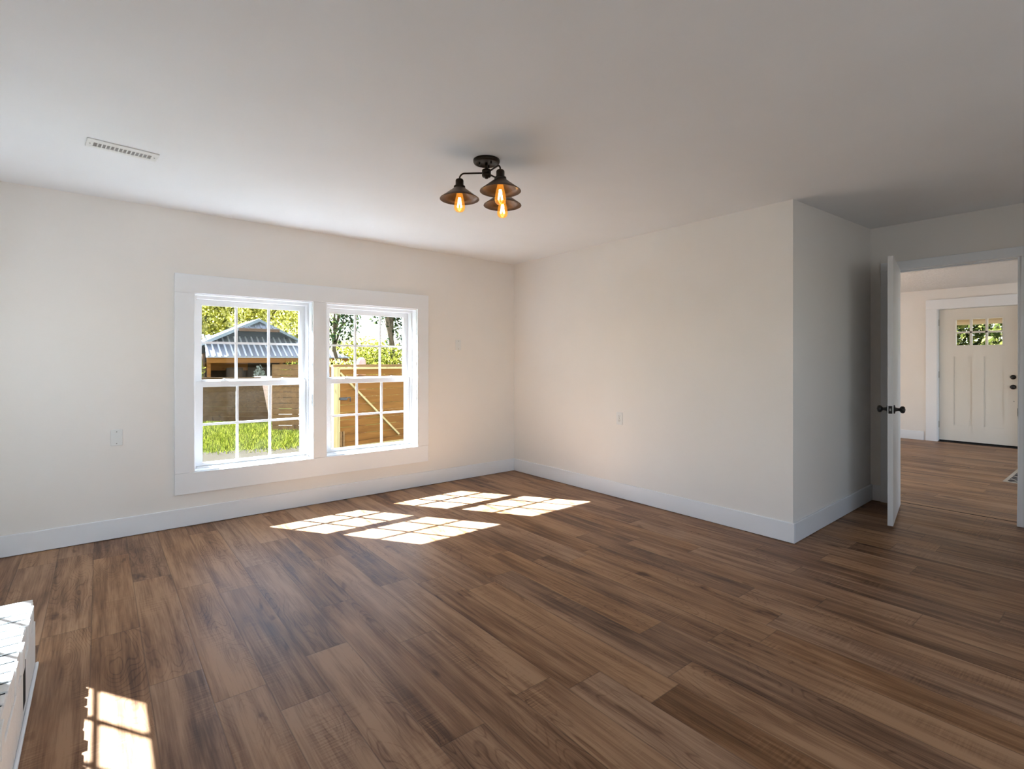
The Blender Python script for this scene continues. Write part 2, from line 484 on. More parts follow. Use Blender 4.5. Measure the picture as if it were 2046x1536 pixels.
WL = (-3.225, -2.319, 0.415, 1.812)
WR = (-2.198, -1.280, 0.415, 1.808)
wall('wall_back', 'x', -4.75, 0.15, 0.0, 0.19, 2.6, [WL, WR], 'cream wall with the pair of white windows')
wall('wall_right', 'y', YA + 0.15, 0.19, 0.0, 0.15, 2.6, [], 'cream wall with one outlet, right of the windows')
wall('wall_alcove', 'x', 0.0, XD + 0.1, YA, YA + 0.15, 2.6, [], 'shaded cream return wall beside the open door')
LWIN = [(-1.62, -0.70, 0.80, 1.697)]
wall('wall_left', 'y', -5.9, 0.0, -4.75, XL, 2.6, LWIN, 'cream wall behind the white brick hearth, out of the picture')
RWIN = [(-3.9, -2.2, 0.25, 2.15), (-2.0, -0.5, 0.25, 2.15)]  # unseen rear openings added and sized for fill light
wall('wall_rear', 'x', XL, XD + 0.1, -5.9, YR, 2.6, RWIN, 'cream wall behind the camera')
DY0, DY1 = -4.062, -3.300      # doorway
wall('wall_door', 'y', -5.75, YA, XD, XD + 0.12, 2.6, [(DY0 - 0.02, DY1 + 0.02, -0.1, 2.085)], 'shaded cream wall around the open doorway')

# entry room beyond the doorway
XF = 6.38
FDY0, FDY1 = -3.53, -2.605
wall('wall_entry', 'y', -6.3, 0.18, XF, XF + 0.2, 2.6, [(FDY0, FDY1, 0.0, 2.10)], 'cream wall around the front door, seen through the doorway')
wall('wall_entry_near', 'x', XD + 0.12, XF, -0.9, -0.75, 2.6, [(1.9, 3.5, 0.3, 1.65), (3.75, 5.0, 0.3, 1.2)], 'cream wall of the entry room hidden behind the alcove')  # unseen openings added to brighten the entry room
wall('wall_entry_far', 'x', XD + 0.12, XF, -6.3, -6.15, 2.6, [(1.95, 6.15, 0.1, 2.3)], 'cream wall of the entry room hidden right of the doorway')
wall('wall_entry_side', 'y', YA + 0.15, -0.75, XD, XD + 0.12, 2.6, [], 'cream partition of the entry room hidden behind the alcove')

# baseboards
BH, BT = 0.143, 0.016
def base(name, x0, x1, y0, y1, label, za=0.0, zb=None, axis='x'):
    zb = za if zb is None else zb
    if axis == 'x': q = [(x0, y0, za), (x1, y0, zb), (x1, y1, zb), (x0, y1, za)]
    else: q = [(x0, y0, za), (x1, y0, za), (x1, y1, zb), (x0, y1, zb)]
    q = [(x, y, z + 0.003) for x, y, z in q]
    b = MB(); b.hexa(q, [(x, y, z + BH - 0.003) for x, y, z in q])
    return tag(b.build(name, M_TRIM, bevel=0.004), label, 'baseboard', kind='structure')
base('baseboard_back', XL, 0.0, -BT, 0.0, 'white baseboard under the pair of windows')
base('baseboard_right', -BT, 0.0, YA - BT, -BT, 'white baseboard along the wall with the outlet')
base('baseboard_alcove', 0.0, XD, YA - BT, YA, 'white baseboard along the shaded return wall', 0.0, FZ)
base('baseboard_door', XD - BT, XD, -3.196, YA - BT, 'short white baseboard between the return wall and door casing', FZ)
base('baseboard_left', XL, XL + BT, -1.72, -BT, 'white baseboard behind the brick hearth', axis='y')
base('baseboard_entry', XF - BT, XF, FDY1 + 0.16, -0.9, 'white baseboard left of the front door', FZ - 0.005)

# window casing (one assembly round both windows)
b = MB()
CT = 0.02
b.box(-3.355, -1.153, -CT, 0.0, 1.812, 1.958)                    # head
b.box(-3.355, -3.225, -CT, 0.0, 0.4165, 1.8115)                  # left side
b.box(-2.319, -2.198, -CT, 0.0, 0.4165, 1.8115)                  # between
b.box(-1.280, -1.153, -CT, 0.0, 0.4165, 1.8115)                  # right side
b.box(-3.355, -1.157, -CT - 0.001, 0.0, 0.252, 0.415)            # apron
o = tag(b.build('trim_1', M_TRIM, bevel=0.0025), 'wide white flat casing around the pair of windows', 'window trim', kind='structure')

def sash(root, name, x0, x1, z0, z1, yf, yb, stile, top, bot, glass, locks=False):
    b = MB()
    b.box(x0, x0 + stile, yf, yb, z0, z1); b.box(x1 - stile, x1, yf, yb, z0, z1)
    b.box(x0 + stile, x1 - stile, yf, yb, z1 - top, z1); b.box(x0 + stile, x1 - stile, yf, yb, z0, z0 + bot)
    s = b.build(name, M_VINYL, root, bevel=0.003)
    gx0, gx1, gz0, gz1 = x0 + stile, x1 - stile, z0 + bot, z1 - top
    ym = (yf + yb) / 2
    g = MB(); g.box(gx0 - 0.004, gx1 + 0.004, ym - 0.002, ym + 0.002, gz0 - 0.004, gz1 + 0.004)
    g.build('glass_pane', glass, s)
    m = MB(); mw = 0.0095
    for k in (1, 2):
        xx = gx0 + (gx1 - gx0) * k / 3
        m.box(xx - mw, xx + mw, ym - 0.007, ym + 0.007, gz0 - 0.002, gz1 + 0.002)
    zz = (gz0 + gz1) / 2
    m.box(gx0 - 0.002, gx1 + 0.002, ym - 0.0065, ym + 0.0065, zz - mw, zz + mw)
    m.build('muntin_grid', M_VINYL, s)
    if locks:
        for fx in (0.24, 0.77):
            xx = x0 + (x1 - x0) * fx
            k = MB()
            k.box(xx - 0.03, xx + 0.03, yf + 0.004, yb + 0.012, z1, z1 + 0.006)
            k.lathe([(0.011, 0.0), (0.011, 0.010), (0.007, 0.014)], (xx, (yf + yb) / 2, z1 + 0.006), n=16)
            k.bar((xx, (yf + yb) / 2, z1 + 0.014), (xx + 0.042, (yf + yb) / 2 - 0.006, z1 + 0.014), 0.011, 0.007)
            k.build('sash_lock', M_VINYL, s, bevel=0.0015)
    return s

def window(name, ox0, ox1, oz0, oz1, fl, fr, label, glass_low=M_GLASS, axis='y', detail=True, place=None):
    """double-hung window built for a wall along x whose room face is y=0; fl, fr = frame width left and right"""
    r = empty(name, ((ox0 + ox1) / 2, 0.1, oz0), label, 'window', kind='structure')
    b = MB(); y1, y0 = 0.205, 0.0
    t = 0.006                                       # painted jamb lining, then vinyl frame behind it
    b.box(ox0, ox0 + t, y0, 0.1, oz0, oz1); b.box(ox1 - t, ox1, y0, 0.1, oz0, oz1)
    b.box(ox0, ox1, y0, 0.1, oz1 - t, oz1); b.box(ox0, ox1, y0, 0.1, oz0, oz0 + t)
    b.build('jamb_lining', M_TRIM, r)
    f = MB()
    f.box(ox0, ox0 + fl, 0.085, y1, oz0, oz1); f.box(ox1 - fr, ox1, 0.085, y1, oz0, oz1)
    f.box(ox0 + fl, ox1 - fr, 0.085, y1, oz1 - 0.03, oz1)
    f.hexa([(ox0 + fl, 0.085, oz0), (ox1 - fr, 0.085, oz0), (ox1 - fr, y1, oz0), (ox0 + fl, y1, oz0)],
           [(ox0 + fl, 0.085, oz0 + 0.017), (ox1 - fr, 0.085, oz0 + 0.017), (ox1 - fr, y1, oz0 + 0.012), (ox0 + fl, y1, oz0 + 0.012)])
    for s0, s1 in ((ox0 + fl, ox0 + fl + 0.008), (ox1 - fr - 0.008, ox1 - fr)):   # parting bead between the tracks
        f.box(s0, s1, 0.147, 0.152, oz0 + 0.017, oz1 - 0.03)
    f.build('window_frame', M_VINYL, r, bevel=0.002)
    xa, xb = ox0 + fl + 0.001, ox1 - fr - 0.001
    sash(r, 'upper_sash', xa + 0.002, xb - 0.002, 1.083, oz1 - 0.03, 0.153, 0.183, 0.044, 0.045, 0.047, M_GLASS)
    sash(r, 'lower_sash', xa, xb, oz0 + 0.0175, 1.117, 0.112, 0.146, 0.048, 0.046, 0.027, glass_low, locks=True)
    return r
window('window_1', *WL, 0.024, 0.020, 'left white double-hung window, lower panes dusty, lawn and metal roof beyond', M_GLASS_DIRTY)
window('window_2', *WR, 0.036, 0.020, 'right white double-hung window looking out on the orange wooden gate')

# left wall window lights the hearth; unseen rear and entry windows added as fill
def plain_window(name, axis, a0, a1, z0, z1, t0, t1, label, cols=3, rail=None, bars=None):
    r = empty(name, (0, 0, 0), label, 'window', kind='structure')
    def bx(m, aa, ab, ta, tb, za, zb):
        if axis == 'x': m.box(aa, ab, ta, tb, za, zb)
        else: m.box(ta, tb, aa, ab, za, zb)
    m = MB(); w = 0.05; tm = (t0 + t1) / 2
    bx(m, a0, a0 + w, t0, t1, z0, z1); bx(m, a1 - w, a1, t0, t1, z0, z1)
    bx(m, a0 + w, a1 - w, t0, t1, z0, z0 + w); bx(m, a0 + w, a1 - w, t0, t1, z1 - w, z1)
    rail = rail or (z0 + z1) / 2; bx(m, a0 + w, a1 - w, tm - 0.02, tm + 0.02, rail - 0.03, rail + 0.03)
    for k in range(1, cols):
        aa = a0 + w + (a1 - a0 - 2 * w) * k / cols
        bx(m, aa - 0.0095, aa + 0.0095, tm - 0.007, tm + 0.007, z0 + w, z1 - w)
    for zz in bars or (z0 + (z1 - z0) * 0.27, z0 + (z1 - z0) * 0.73):
        bx(m, a0 + w, a1 - w, tm - 0.0065, tm + 0.0065, zz - 0.0095, zz + 0.0095)
    m.build('window_frame', M_VINYL, r)
    g = MB(); bx(g, a0 + w - 0.004, a1 - w + 0.004, tm - 0.002, tm + 0.002, z0 + w, z1 - w); g.build('glass_pane', M_GLASS, r)
    return r
plain_window('window_3', 'y', *LWIN[0], -4.72, -4.64, 'window in the left wall nearest the corner, out of the picture', 3, 0.97, (1.365,))
plain_window('fill_window_4', 'x', *RWIN[0], -5.85, -5.80, 'unseen left window added behind the camera for fill light', 4)
plain_window('fill_window_5', 'x', *RWIN[1], -5.85, -5.80, 'unseen right window added behind the camera for fill light', 4)
plain_window('fill_window_6', 'x', 1.95, 6.15, 0.1, 2.3, -6.25, -6.2, 'unseen wide entry room window added for sky light', 6)
plain_window('fill_window_7', 'x', 1.9, 3.5, 0.3, 1.65, -0.84, -0.8, 'unseen sunny entry room window added to brighten that room', 3)
plain_window('fill_window_8', 'x', 3.75, 5.0, 0.3, 1.2, -0.84, -0.8, 'second unseen sunny window added to brighten the entry room', 3)
H = math.pi / 2
portal((4.37, -0.74, 0.75), (-H, 0, 0), 1.25, 0.9)
portal((2.7, -0.74, 0.97), (-H, 0, 0), 1.6, 1.35)
portal((-2.77, 0.22, 1.11), (-H, 0, 0), 0.95, 1.42)
portal((-1.74, 0.22, 1.11), (-H, 0, 0), 0.95, 1.42)
for a0, a1, z0, z1 in LWIN: portal((-4.76, (a0 + a1) / 2, (z0 + z1) / 2), (0, -H, 0), z1 - z0, a1 - a0)
for a0, a1, z0, z1 in RWIN: portal(((a0 + a1) / 2, -5.92, (z0 + z1) / 2), (H, 0, 0), a1 - a0, z1 - z0)
portal((4.05, -6.32, 1.2), (H, 0, 0), 4.2, 2.2)

# ------------------------------------------------------------------ open interior door and its casing
b = MB()
b.box(XD - 0.019, XD, -4.165, -3.196, 2.070, 2.143)                                   # head casing
b.box(XD - 0.019, XD, DY1 + 0.002, -3.196, FZ, 2.0695)                                # left casing
b.hexa([(XD - 0.019, -4.165, FZ), (XD - 0.019, -4.060, FZ), (XD, -4.060, FZ), (XD, -4.165, FZ)],
       [(XD - 0.019, -4.165, 2.0695), (XD - 0.019, -4.085, 2.0695), (XD, -4.085, 2.0695), (XD, -4.165, 2.0695)])
b.box(XD, XD + 0.12, DY1, DY1 + 0.019, FZ, 2.084)                                     # jambs
b.box(XD, XD + 0.12, -4.0815, -4.0625, FZ, 2.084)
b.box(XD, XD + 0.12, -4.0815, DY1 + 0.019, 2.066, 2.0845)
b.box(XD + 0.045, XD + 0.08, DY1 - 0.011, DY1, FZ, 2.066)                             # stops
b.box(XD + 0.045, XD + 0.08, -4.0625, DY1 - 0.011, 2.055, 2.066)
b.box(XD + 0.12, XD + 0.139, DY1 + 0.002, -3.196, FZ, 2.0695)
b.box(XD + 0.12, XD + 0.139, -4.165, -4.066, FZ, 2.0695)
b.box(XD + 0.12, XD + 0.139, -4.165, -3.196, 2.0695, 2.143)
trim2 = tag(b.build('trim_2', M_TRIM, bevel=0.003), 'white casing of the open doorway', 'door trim', kind='structure')
b = MB(); b.box(XD + 0.035, XD + 0.037, -4.0640, -4.0618, 0.86, 0.92); b.box(XD - 0.004, XD + 0.035, -4.0640, -4.0612, 0.865, 0.925)
b.build('strike_plate', M_STEEL, trim2)
b = MB(); b.box(XD + 0.118, XD + 0.132, -4.062, DY1, FZ - 0.002, FZ + 0.0012)
tag(b.build('trim_3', M_DARK), 'thin dark joint in the floor under the open doorway', 'floor joint', kind='structure')

hx, hy = XD - 0.012, -3.305
fx_, fy_ = 0.822, -3.452
ang = math.atan2(fy_ - hy, fx_ - hx); DW = math.hypot(fx_ - hx, fy_ - hy)
d1 = empty('door_1', (hx, hy, 0.044), 'white open interior door seen almost edge on, black knobs', 'door', kind='structure', rz=ang)
# local x runs from hinge to free edge, local y>0 is the side turned away from the opening
T0, T1, DHT = -0.002, 0.033, 2.028
b = MB(); b.box(0, DW, T0, T1, 0, DHT)
slab = b.build('door_slab', M_DOOR, d1, bevel=0.0015, world=False)
for yy, sgn in ((T0, -1), (T1, 1)):
    kz = 0.872; kx = DW - 0.062
    b = MB()
    b.lathe([(0.0, 0.0), (0.033, 0.0), (0.033, 0.004), (0.028, 0.008), (0.016, 0.010), (0.012, 0.022), (0.011, 0.032), (0.016, 0.037), (0.025, 0.043),
             (0.0275, 0.052), (0.026, 0.060), (0.019, 0.067), (0.006, 0.069), (0.004, 0.0705), (0.0, 0.0705)], (kx, yy, kz), (0, sgn, 0), 32, cap=False)
    k = b.build('door_knob', M_BLACK, d1, world=False)
    k['label'] = 'black round door knob'
b = MB(); b.box(DW - 0.0005, DW + 0.0015, 0.0035, 0.0275, kz - 0.029, kz + 0.029)
lp = b.build('latch_plate', M_BLACK, d1, bevel=0.001, world=False)
b = MB(); b.box(DW + 0.001, DW + 0.007, 0.010, 0.021, kz - 0.009, kz + 0.009)
lb = b.build('latch_bolt', M_STEEL, lp, bevel=0.002, world=False)
for hz in (0.2, 1.0, 1.82):
    b = MB(); b.lathe([(0.006, 0), (0.006, 0.09)], (-0.004, T1 - 0.01 - 0.04, hz), n=12); b.build('hinge', M_STEEL, d1, world=False)

# ------------------------------------------------------------------ front door at the end of the entry room
b = MB()
b.box(XF - 0.02, XF, FDY1 - 0.005, FDY1 + 0.135, FZ - 0.004, 2.095)
b.box(XF - 0.02, XF, FDY0 - 0.135, FDY0 + 0.005, FZ - 0.004, 2.095)
b.box(XF - 0.021, XF, FDY0 - 0.135, FDY1 + 0.135, 2.0955, 2.243)
b.box(XF, XF + 0.19, FDY1 - 0.012, FDY1, FZ - 0.004, 2.10); b.box(XF, XF + 0.19, FDY0, FDY0 + 0.012, FZ - 0.004, 2.10)
b.box(XF, XF + 0.19, FDY0, FDY1, 2.09, 2.10)
tag(b.build('trim_4', M_TRIM, bevel=0.003), 'wide white casing around the cream front door', 'door trim', kind='structure')
FX = 6.455                         # room face of the front door
d2 = empty('door_2', (FX, -3.06, FZ), 'cream front door with six small panes, seen through the open doorway', 'door', kind='structure')
y0, y1 = FDY0 + 0.014, FDY1 - 0.015
b = MB()
SX0, SX1 = FX, FX + 0.045
zb_, zt_ = 0.062, 2.086
P = [(-3.008, -2.790), (-3.360, -3.138)]; PZ = (0.298, 1.361); LY = (-3.345, -2.818); LZ = (1.522, 1.922)
Y = sorted([y0, y1, P[0][0], P[0][1], P[1][0], P[1][1]])
b.box(SX0, SX1, y0, y1, zb_, PZ[0])
b.box(SX0, SX1, y0, P[1][0], PZ[0], PZ[1]); b.box(SX0, SX1, P[1][1], P[0][0], PZ[0], PZ[1]); b.box(SX0, SX1, P[0][1], y1, PZ[0], PZ[1])
b.box(SX0, SX1, y0, y1, PZ[1], LZ[0]); b.box(SX0, SX1, y0, LY[0], LZ[0], LZ[1]); b.box(SX0, SX1, LY[1], y1, LZ[0], LZ[1]); b.box(SX0, SX1, y0, y1, LZ[1], zt_)
b.build('door_slab', M_CREAMDOOR, d2)
for a, c in P:
    b = MB(); b.box(SX0 + 0.015, SX1 - 0.005, a - 0.002, c + 0.002, PZ[0] - 0.002, PZ[1] + 0.002)
    b.box(SX0 + 0.004, SX0 + 0.011, a, a + 0.007, PZ[0], PZ[1]); b.box(SX0 + 0.004, SX0 + 0.011, c - 0.007, c, PZ[0], PZ[1])
    b.box(SX0 + 0.004, SX0 + 0.011, a, c, PZ[0], PZ[0] + 0.007); b.box(SX0 + 0.004, SX0 + 0.011, a, c, PZ[1] - 0.007, PZ[1])
    b.build('door_panel', M_CREAMDOOR, d2)
b = MB(); w = 0.026
b.box(SX0 - 0.010, SX1, LY[0] - 0.012, LY[0] + 0.004, LZ[0] - 0.012, LZ[1] + 0.012); b.box(SX0 - 0.010, SX1, LY[1] - 0.004, LY[1] + 0.012, LZ[0] - 0.012, LZ[1] + 0.012)
b.box(SX0 - 0.010, SX1, LY[0], LY[1], LZ[0] - 0.012, LZ[0] + 0.004); b.box(SX0 - 0.010, SX1, LY[0], LY[1], LZ[1] - 0.004, LZ[1] + 0.012)
for k in (1, 2):
    yy = LY[0] + (LY[1] - LY[0]) * k / 3; b.box(SX0 - 0.004, SX1, yy - 0.013, yy + 0.013, LZ[0], LZ[1])
zz = (LZ[0] + LZ[1]) / 2; b.box(SX0 - 0.004, SX1, LY[0], LY[1], zz - 0.013, zz + 0.013)
lf = b.build('pane_frame', M_CREAMDOOR, d2)
b = MB(); b.box(SX0 + 0.018, SX0 + 0.022, LY[0], LY[1], LZ[0], LZ[1]); b.build('glass_pane', M_GLASS, lf)
b = MB(); b.lathe([(0.0, 0), (0.032, 0), (0.032, 0.008), (0.026, 0.016), (0.0, 0.018)], (FX, -3.455, 1.053), (-1, 0, 0), cap=False)
b.bar((FX - 0.018, -3.455, 1.040), (FX - 0.018, -3.455, 1.066), 0.01, 0.012, up=(1, 0, 0))
b.build('deadbolt', M_BLACK, d2)['label'] = 'black round deadbolt'
b = MB(); b.lathe([(0.0, 0), (0.033, 0), (0.033, 0.006), (0.014, 0.010), (0.011, 0.03), (0.017, 0.036), (0.028, 0.046), (0.029, 0.056), (0.02, 0.066), (0.0, 0.068)], (FX, -3.455, 0.912), (-1, 0, 0), cap=False)
b.build('door_knob', M_BLACK, d2)['label'] = 'black round door knob'
b = MB(); b.lathe([(0.0, 0), (0.006, 0), (0.006, 0.002), (0.0, 0.0025)], (FX, -3.462, 0.705), (-1, 0, 0), n=16, cap=False); b.build('screw_cover', M_STEEL, d2)
for hz in (0.30, 1.075, 1.885):
    b = MB(); b.lathe([(0.007, 0), (0.007, 0.1)], (FX - 0.004, y1 + 0.007, hz - 0.05), n=12)
    b.box(FX - 0.03, FX, y1 + 0.0005, y1 + 0.0025, hz - 0.05, hz + 0.05)
    b.build('hinge', M_STEEL, d2)
b = MB(); b.box(SX0 + 0.002, SX1, y0, y1, FZ, zb_); b.build('door_sweep', M_SWEEP, d2)['label'] = 'black rubber door sweep'
b = MB(); b.box(XF, SX0, FDY0 + 0.012, FDY1 - 0.012, FZ - 0.01, FZ + 0.006); b.box(SX0, XF + 0.2, FDY0 + 0.012, FDY1 - 0.012, FZ - 0.01, FZ + 0.01)
b.build('threshold', M_SWEEP, d2)

# rug by the front door
rugr = empty('rug', (3.475, -3.733, FZ), 'dark patterned rug with cream edging on the entry floor', 'rug')
b = MB(); b.box(3.505, 5.2, -5.2, -3.763, FZ, FZ + 0.006); b.build('rug_field', M_RUG, rugr)
b = MB()
b.box(3.475, 3.505, -5.2, -3.733, FZ, FZ + 0.0065); b.box(3.505, 5.2, -3.763, -3.733, FZ, FZ + 0.0065)
b.build('rug_border', M_RUGEDGE, rugr)

# ------------------------------------------------------------------ ceiling light
LX, LYY, LZZ = -2.067, -2.297, HC(-2.067)
RT = Vector((0.7793, -0.6267, 0)); FW = Vector((0.6267, 0.7793, 0))
cl = empty('ceiling_light', (LX, LYY, LZZ), 'bronze three-arm ceiling light with flared metal shades and lit amber bulbs', 'ceiling light')
C0 = Vector((LX, LYY, 0))
b = MB()
b.lathe([(0.0, 0.0), (0.076, 0.0), (0.076, -0.012), (0.072, -0.019), (0.060, -0.021), (0.058, -0.016), (0.0, -0.016)], (LX, LYY, LZZ), n=48, cap=False)
can = b.build('canopy', M_BRONZE, cl)
for t in (0.6, 2.7, 4.8):
    b = MB(); b.lathe([(0.004, -0.012), (0.004, -0.026), (0.0055, -0.026), (0.0055, -0.031), (0.0, -0.032)], (LX + 0.04 * math.cos(t), LYY + 0.04 * math.sin(t), LZZ), n=12)
    b.build('canopy_screw', M_BLACK, can)
b = MB(); b.lathe([(0.0085, LZZ - 0.015), (0.0085, 2.385)], (LX, LYY, 0), n=20); b.build('stem', M_BRONZE, cl)
b = MB()
b.lathe([(0.0, 2.381), (0.022, 2.381), (0.026, 2.378), (0.026, 2.366), (0.0235, 2.364), (0.0235, 2.360), (0.026, 2.358), (0.026, 2.344), (0.022, 2.339), (0.009, 2.338), (0.009, 2.330), (0.0, 2.329)], (LX, LYY, 0), n=32, cap=False)
b.build('hub', M_BRONZE, cl)
for th in (math.radians(177), math.radians(-58), math.radians(55)):
    dv = RT * math.cos(th) + FW * math.sin(th)
    R_ = 0.156
    pts = [C0 + dv * 0.022 + Vector((0, 0, 2.362)), C0 + dv * (R_ - 0.03) + Vector((0, 0, 2.362))]
    for k in range(1, 9):
        a = k / 8 * H
        pts.append(C0 + dv * (R_ - 0.03 + 0.03 * math.sin(a)) + Vector((0, 0, 2.332 + 0.03 * math.cos(a))))
    pts.append(C0 + dv * R_ + Vector((0, 0, 2.322)))
    b = MB(); b.tube(pts, 0.0047, 14); arm = b.build('arm', M_BRONZE, cl)
    c = C0 + dv * R_
    b = MB()
    b.lathe([(0.0, 2.330), (0.016, 2.330), (0.021, 2.327), (0.023, 2.320), (0.023, 2.291), (0.032, 2.289), (0.033, 2.286), (0.033, 2.279), (0.031, 2.277), (0.0, 2.277)], (c.x, c.y, 0), n=36, cap=False)
    b.build('socket', M_BRONZE, arm)
    b = MB()
    b.lathe([(0.019, 2.279), (0.032, 2.278), (0.040, 2.271), (0.085, 2.2365), (0.112, 2.2168), (0.1135, 2.2135), (0.1118, 2.2125), (0.084, 2.2340), (0.040, 2.268), (0.030, 2.2755), (0.019, 2.2765)], (c.x, c.y, 0), n=64, cap=False)
    b.build('lamp_shade', M_SHADE, arm)
    b = MB()
    b.lathe([(0.012, 2.277), (0.0135, 2.262), (0.016, 2.250), (0.022, 2.225), (0.028, 2.198), (0.0315, 2.176), (0.0315, 2.166), (0.028, 2.152), (0.020, 2.1435), (0.010, 2.140), (0.0, 2.1395)], (c.x, c.y, 0), n=36, cap=False)
    bulb = b.build('bulb', M_BULB, arm)
    bulb['label'] = 'lit amber teardrop bulb'
    b = MB()
    for k in range(6):
        t0, t1 = k * math.pi / 3, (k + 0.5) * math.pi / 3
        p0 = Vector((c.x + 0.006 * math.cos(t0), c.y + 0.006 * math.sin(t0), 2.222)); p1 = Vector((c.x + 0.013 * math.cos(t1), c.y + 0.013 * math.sin(t1), 2.168))
        p2 = Vector((c.x + 0.006 * math.cos(t1 + 0.5), c.y + 0.006 * math.sin(t1 + 0.5), 2.222))
        b.tube([p0, p1, p2], 0.0013, 6)
    b.build('filament', M_FIL, bulb)

# ceiling vent
vz = HC(-3.7)
va = Vector((-3.851, -1.216, 2.4497)); vb_ = Vector((-3.537, -1.188, 2.4472))
ux = (vb_ - va).normalized(); uy = Vector((-ux.y, ux.x, 0)).normalized(); uz = ux.cross(uy)
VLEN = (vb_ - va).length; VW = 0.135
vroot = empty('ceiling_vent', tuple(va), 'white slotted air vent on the ceiling', 'vent')
def vq(a0, a1, c0, c1, z0, z1):
    return [va + ux * a + uy * c + uz * z for z in (z0,) for a, c in ((a0, c0), (a1, c0), (a1, c1), (a0, c1))], [va + ux * a + uy * c + uz * z1 for a, c in ((a0, c0), (a1, c0), (a1, c1), (a0, c1))]
b = MB(); m = 0.03; e = 0.042
for q in ((0, VLEN, 0, e, -0.007, -0.0005), (0, VLEN, VW - e + 0.01, VW, -0.007, -0.0005), (0, m, e, VW - e + 0.01, -0.007, -0.0005), (VLEN - m, VLEN, e, VW - e + 0.01, -0.007, -0.0005)):
    b.hexa(*vq(*q))
b.build('vent_frame', M_PLATE, vroot, bevel=0.002)
b = MB(); nS = 14
for k in range(1, nS):
    a = m + (VLEN - 2 * m) * k / nS
    b.hexa(*vq(a - 0.0028, a + 0.0028, e, VW - e + 0.01, -0.0062, -0.001))
b.build('vent_fins', M_PLATE, vroot)
b = MB(); b.hexa(*vq(m, VLEN - m, e, VW - e + 0.01, -0.0012, -0.0004)); b.build('vent_backing', paint('grey_vent_interior', (0.34, 0.325, 0.315), 0.8, 0, 60, 0.1), vroot)
for a in (0.015, VLEN - 0.015):
    b = MB(); b.lathe([(0.0, -0.007), (0.0035, -0.007), (0.0035, -0.0085), (0.0, -0.009)], tuple(va + ux * a + uy * (VW / 2)), n=12, cap=False); b.build('vent_screw', M_STEEL, vroot)

# wall plates
def plate(name, c, nrm, w, h, label, outlet=False):
    r = empty(name, c, label, 'wall plate' if not outlet else 'outlet')
    c = Vector(c); n = Vector(nrm); s = Vector((0, 0, 1)).cross(n)
    def q(a0, a1, z0, z1, d0, d1):
        f = lambda d: [c + s * a + Vector((0, 0, z)) + n * d for a, z in ((a0, z0), (a1, z0), (a1, z1), (a0, z1))]
        return f(d0), f(d1)
    b = MB(); b.hexa(*q(-w / 2, w / 2, -h / 2, h / 2, 0.0, 0.006)); b.build('cover_plate', M_PLATE, r, bevel=0.0025)
    if outlet:
        for zc in (-0.0195, 0.0195):
            b = MB(); b.lathe([(0.0, 0), (0.0165, 0), (0.0165, 0.0075), (0.0155, 0.008), (0.0, 0.008)], tuple(c + Vector((0, 0, zc))), nrm, n=24, cap=False)
            rc = b.build('receptacle', M_PLATE, r)
            b = MB()
            for a in (-0.0065, 0.0065): b.hexa(*q(a - 0.0013, a + 0.0013, zc - 0.001, zc + 0.008, 0.0078, 0.0084))
            b.lathe([(0.0, 0.0078), (0.0026, 0.0078), (0.0026, 0.0084), (0.0, 0.0084)], tuple(c + Vector((0, 0, zc - 0.008))), nrm, n=12, cap=False)
            b.build('socket_slots', M_DARK, rc)
        zs = (0.0,)
    else: zs = (-0.042, 0.042)
    for zc in zs:
        b = MB(); b.lathe([(0.0, 0.006), (0.0035, 0.006), (0.0032, 0.0072), (0.0, 0.0076)], tuple(c + Vector((0, 0, zc))), nrm, n=12, cap=False)
        b.build('plate_screw', M_STEEL, r)
    return r
plate('blank_wall_plate', (-3.705, 0.0, 0.728), (0, -1, 0), 0.070, 0.115, 'blank white plate low on the wall left of the windows')
plate('blank_wall_plate', (-0.779, 0.0, 1.457), (0, -1, 0), 0.070, 0.115, 'faint blank plate higher on the wall right of the windows')
plate('wall_outlet', (0.0, -1.572, 0.745), (-1, 0, 0), 0.070, 0.115, 'white duplex outlet on the blank right wall', True)

# ------------------------------------------------------------------ white brick hearth in the left foreground
HX, HT = -4.012, 0.280
hr = empty('brick_hearth', (-4.3, -3.0, 0.0), 'white painted brick hearth in the lower left corner, sunlit on top', 'hearth')
hm = MB(); hm.box(XL + 0.001, HX - 0.012, -4.0, -1.757, 0.0, 0.19); hm.build('hearth_core', M_BRICK, hr)
b = MB(); y = -1.752; k = 0
while y > -3.95:                                   # top course of bricks laid on edge
    w = 0.055 + 0.004 * math.sin(k * 2.3)
    for xa, xb in ((HX - 0.200, HX), (HX - 0.41, HX - 0.207), (XL + 0.001, HX - 0.417)):
        j = [rng.uniform(-0.0016, 0.0016) for _ in range(6)]
        xe = xb + (j[0] * 4.0 - 0.003 if xb == HX else 0)
        q0 = [(xa, y - w, 0.188), (xe, y - w, 0.188), (xe, y, 0.188), (xa, y, 0.188)]
        b.hexa(q0, [(xa, y - w + j[1], HT + j[2]), (xe, y - w + j[3], HT + j[4] * .6), (xe, y, HT + j[5] * .6), (xa, y, HT + j[2])])
    y -= w + 0.016; k += 1
b.box(HX - 0.013, HX - 0.006, -3.95, -1.757, 0.185, HT - 0.007)
b.build('hearth_top', M_BRICK, hr, bevel=0.0025)
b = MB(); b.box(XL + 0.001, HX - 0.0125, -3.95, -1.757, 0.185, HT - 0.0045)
b.build('mortar', paint('shade_dark_mortar', (0.02, 0.0195, 0.018), 0.95, 0.3, 60, 0.1), hr)['label'] = 'mortar between the bricks, darkened to show joint shade'  # dark colour puts the shade of the joints into the mortar
b = MB()
b.box(HX - 0.012, HX, -2.105, -1.752, 0.0, 0.1885)
b.box(HX - 0.012, HX, -2.80, -2.195, 0.0, 0.1885)
